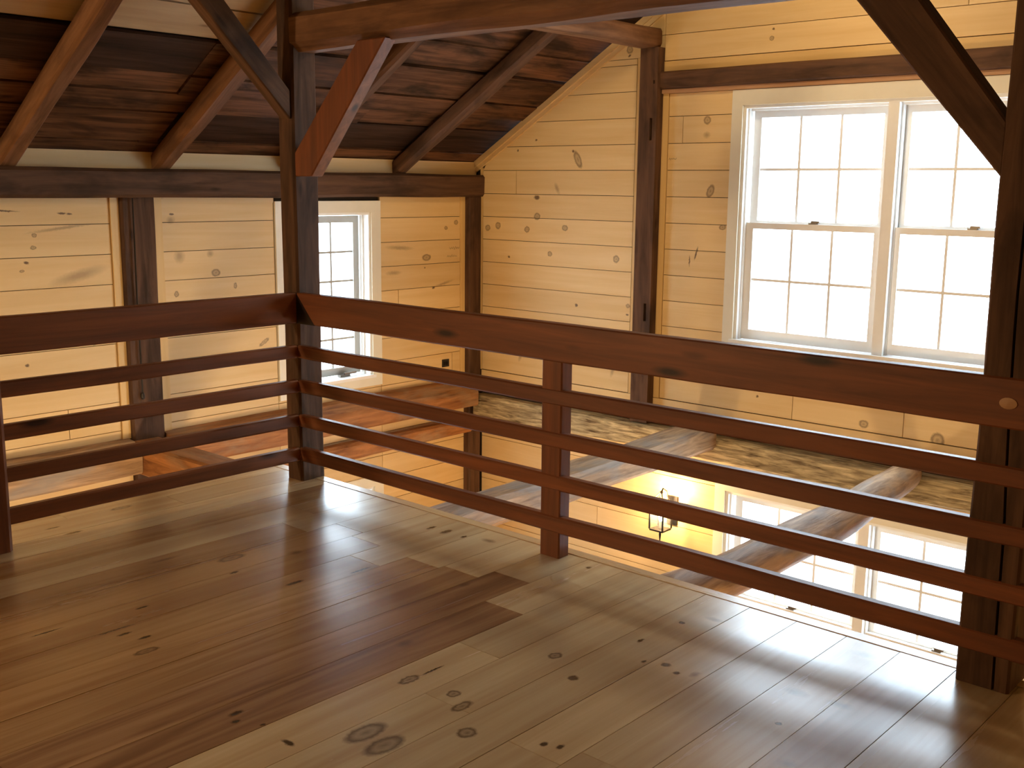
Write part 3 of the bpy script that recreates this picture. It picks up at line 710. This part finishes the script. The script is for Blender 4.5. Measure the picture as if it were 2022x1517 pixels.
pv = [(.028 * math.cos(2 * math.pi * k / 16), -.003 * (1 - 0), .019 * math.sin(2 * math.pi * k / 16)) for k in range(16)] + [(0.0, -.006, 0.0)] + [(.028 * math.cos(2 * math.pi * k / 16), .02, .019 * math.sin(2 * math.pi * k / 16)) for k in range(16)]
pf = [(k, (k + 1) % 16, 16) for k in range(16)] + [(k, 17 + k, 17 + (k + 1) % 16, (k + 1) % 16) for k in range(16)]
pg = mesh_obj('peg', pv, pf, 'peg', R1, (3.737, -.006, .981)); pg['label'] = 'pale wooden peg'
R2 = empty('railing', (-.02, -1.0, 0), 'dark plank railing running left from the corner post along the open side', 'railing')
secs = []
for i in range(26):
    t = i / 25; y = -.004 - 3.55 * t; w = .003 * noise.noise(Vector((t * 9, 21, 0)))
    secs.append([(.0, y, .897 + w), (.006, y, .903 + w), (.006, y, 1.058 + w), (.0, y, 1.064 + w), (-.045, y, 1.064 + w), (-.045, y, .897 + w)])
V, F = loft(secs)
V = [(-(b + 1.8), a, z - .98) for a, b, z in V]     # local x along the rail
mesh_obj('top_rail', V, F, 'stain', R2, (0, -1.8, .98), (0, 0, -math.pi / 2))
V = [(.002, -.006, 1.064), (.161, -.006, .897), (.002, -.006, .897), (.002, .040, 1.064), (.161, .040, .897), (.002, .040, .897)]
mesh_obj('corner_block', [(a, b, z - .95) for a, b, z in V], [(0, 1, 2), (5, 4, 3), (0, 3, 4, 1), (1, 4, 5, 2), (2, 5, 3, 0)], 'endgrain', R2, (0, 0, .95))
for i, (a, b) in enumerate(RZ): railbar('rail', -.004, -3.55, a, b, R2, 41 + i, 'y')
hewn('post', (-.03, -1.70, 0), (-.03, -1.70, .90), .165, .105, 'stain', 46, .003, .02, up=(1, 0, 0), parent=R2)
hewn('post', (-.06, -3.6, 0), (-.06, -3.6, 1.10), .12, .12, 'stain', 47, .003, .01, up=(1, 0, 0), parent=R2)

# ------------------------------------------------------------------ small things
def tube(name, pts, r, mat, parent=None, sides=8):
    secs = []
    pts = [Vector(p) for p in pts]; c = pts[0].copy()
    for i, p in enumerate(pts):
        d = (pts[min(i + 1, len(pts) - 1)] - pts[max(i - 1, 0)]).normalized(); a = d.orthogonal().normalized() if abs(d.z) > .9 else d.cross(Vector((0, 0, 1))).normalized()
        if abs(d.z) > .9: a = (Vector((1, 0, 0)) - d * d.x).normalized()
        b = d.cross(a); rr = r[i] if isinstance(r, (list, tuple)) else r
        secs.append([tuple(p - c + a * rr * math.cos(2 * math.pi * k / sides) + b * rr * math.sin(2 * math.pi * k / sides)) for k in range(sides)])
    V, F = loft(secs); return mesh_obj(name, V, F, mat, parent, c, smooth=False)
cr = empty('pull_cord', (-1.743, .03, .22), 'thin black pull cord hanging down the wall post', 'cord')
tube('cord', [(-1.743, .03, 1.548), (-1.743, .026, .9), (-1.743, .031, .265)], .0052, 'black', cr, 6)
tube('knob', [(-1.743, .031, .270), (-1.743, .031, .262), (-1.743, .031, .235), (-1.743, .031, .222)], [.004, .010, .014, .008], 'black', cr, 10)
ol = empty('wall_outlet', (XE, 2.918, .127), 'small dark electrical outlet low on the pine wall right of the small window', 'outlet')
box('plate', (XE, XE + .008), (2.878, 2.958), (.095, .160), 'black', ol); box('socket', (XE + .008, XE + .012), (2.893, 2.914), (.112, .143), 'iron', ol); box('socket', (XE + .008, XE + .012), (2.922, 2.943), (.112, .143), 'iron', ol)

def scribble(parent, pts, plane, seed):
    """A faint pencil squiggle left on a board."""
    P = []
    for i in range(22):
        t = i / 21; u = pts[0] + (pts[1] - pts[0]) * t; v = pts[2] + .012 * noise.noise(Vector((t * 7, seed, 0))) + .008 * math.sin(t * 31 + seed)
        P.append((u, YG - .0006, v) if plane == 'g' else (XE + .0006, u, v))
    tube('pencil_mark', P, .0011, 'black', parent, 4)
scribble(wall_back, (.185, .255, 1.858), 'g', 3); scribble(wall_left, (2.97, 3.09, 1.118), 'e', 8); scribble(wall_left, (2.94, 3.06, 1.05), 'e', 11)
def lantern(root, c, s=1.0):
    """Square glazed lantern hanging with its centre at c; parts under root."""
    x, y, z = c; a = .060 * s; h = .125 * s
    fr = box('lantern_frame', (x - a, x + a), (y - a, y + a), (z - h - .012 * s, z - h), 'iron', root)
    for i in (-1, 1):
        for j in (-1, 1): box('bar', (x + i * a - .005 * s, x + i * a + .005 * s), (y + j * a - .005 * s, y + j * a + .005 * s), (z - h, z + h * .7), 'iron', fr)
    top = z + h * .7
    cap = tube('lantern_crown', [(x, y, top + .07 * s), (x, y, top + .085 * s)], .012 * s, 'iron', root)
    for i in (-1, 1):
        for j in (-1, 1): tube('crown_bar', [(x + i * a, y + j * a, top), (x + i * .01, y + j * .01, top + .075 * s)], .004 * s, 'iron', cap, 6)
        box('rim', (x - a, x + a), (y + i * a - .005 * s, y + i * a + .005 * s), (top, top + .01 * s), 'iron', cap); box('rim', (x + i * a - .005 * s, x + i * a + .005 * s), (y - a, y + a), (top, top + .01 * s), 'iron', cap)
    for i in (-1, 1):
        box('glass_pane', (x + i * (a - .002) - .001, x + i * (a - .002) + .001), (y - a + .006, y + a - .006), (z - h + .001, z + h * .7 - .001), 'glass', root)
        box('glass_pane', (x - a + .006, x + a - .006), (y + i * (a - .002) - .001, y + i * (a - .002) + .001), (z - h + .001, z + h * .7 - .001), 'glass', root)
    tube('candle', [(x, y, z - h), (x, y, z - h + .06 * s)], .011 * s, 'cream', root)
    tube('bulb', [(x, y, z - h + .061 * s), (x, y, z - h + .085 * s), (x, y, z - h + .105 * s), (x, y, z - h + .135 * s)], [.008 * s, .018 * s, .016 * s, .003 * s], 'bulb', root, 10)
def lamp(root, c, power, r=.03, col=WARM):
    l = bpy.data.lights.new('lamp_light', 'POINT'); l.energy = power; l.color = col; l.shadow_soft_size = r
    o = bpy.data.objects.new('lamp_light', l); o.location = c; link(o, root)
def sconce(x, z, label):
    y = YG
    r = empty('wall_lantern', (x, y, z - .2), label, 'lamp')
    box('backplate', (x - .045, x + .045), (y - .014, y), (z - .13, z + .10), 'iron', r)
    tube('arm', [(x, y - .012, z - .02), (x, y - .06, z + .06), (x, y - .10, z + .16), (x, y - .15, z + .19), (x, y - .17, z + .165)], .006, 'iron', r)
    tube('finial', [(x, y - .17, z - .14), (x, y - .17, z - .17), (x, y - .17, z - .235)], [.006, .010, .003], 'iron', r)
    tube('hook', [(x, y - .17, z + .165), (x, y - .17, z + .15)], .004, 'iron', r)
    lantern(r, (x, y - .17, z), 1.0); lamp(r, (x, y - .17, z + .10), SCONCE_W, .035, (1.0, .60, .28))
sconce(.34, -.815, 'lit black iron wall lantern left of the downstairs window')
def pendant(loc, top, label, power, s=1.6):  # lantern added out of view to supply warm light
    r = empty('pendant_lantern', loc, label, 'lamp')
    x, y, z = loc; lantern(r, (x, y, z + .2), s)
    tube('chain', [(x, y, z + .2 + .26), (x, y, top)], .006, 'iron', r); tube('canopy', [(x, y, top), (x, y, top - .03)], [.06, .04], 'iron', r, 16)
    lamp(r, (x, y, z + .2), power, .14)
pendant((1.6, 1.9, 3.15), roof_z(1.6) - .0, 'added out-of-view iron pendant lantern hanging from the roof above the open bay', ADDED_HIGH_W)  # out-of-view lantern added to supply the high warm light on the gable
pendant((-.7, -5.2, 1.75), roof_z(-.7), 'added unseen iron pendant lantern hanging from the roof behind the viewer', ADDED_BACK_W)  # added behind the viewer to light the near faces of posts and rails
pendant((.7, -.75, -1.5), -.05, 'added unseen iron pendant lantern downstairs below the loft, nearer the small window', ADDED_LOW_W)  # added under the loft so warm light rises through the opening
pendant((3.3, -.75, -1.5), -.05, 'added unseen iron pendant lantern downstairs below the loft, nearer the large window', ADDED_LOW_W)  # second added lantern, softens the light coming up from below

# ------------------------------------------------------------------ outdoors
g = mesh_obj('ground', [(-60, -60, 0), (60, -60, 0), (60, 60, 0), (-60, 60, 0)], [(0, 1, 2, 3)], 'ground', None, (0, 0, ZL - .3)); g['kind'] = 'structure'
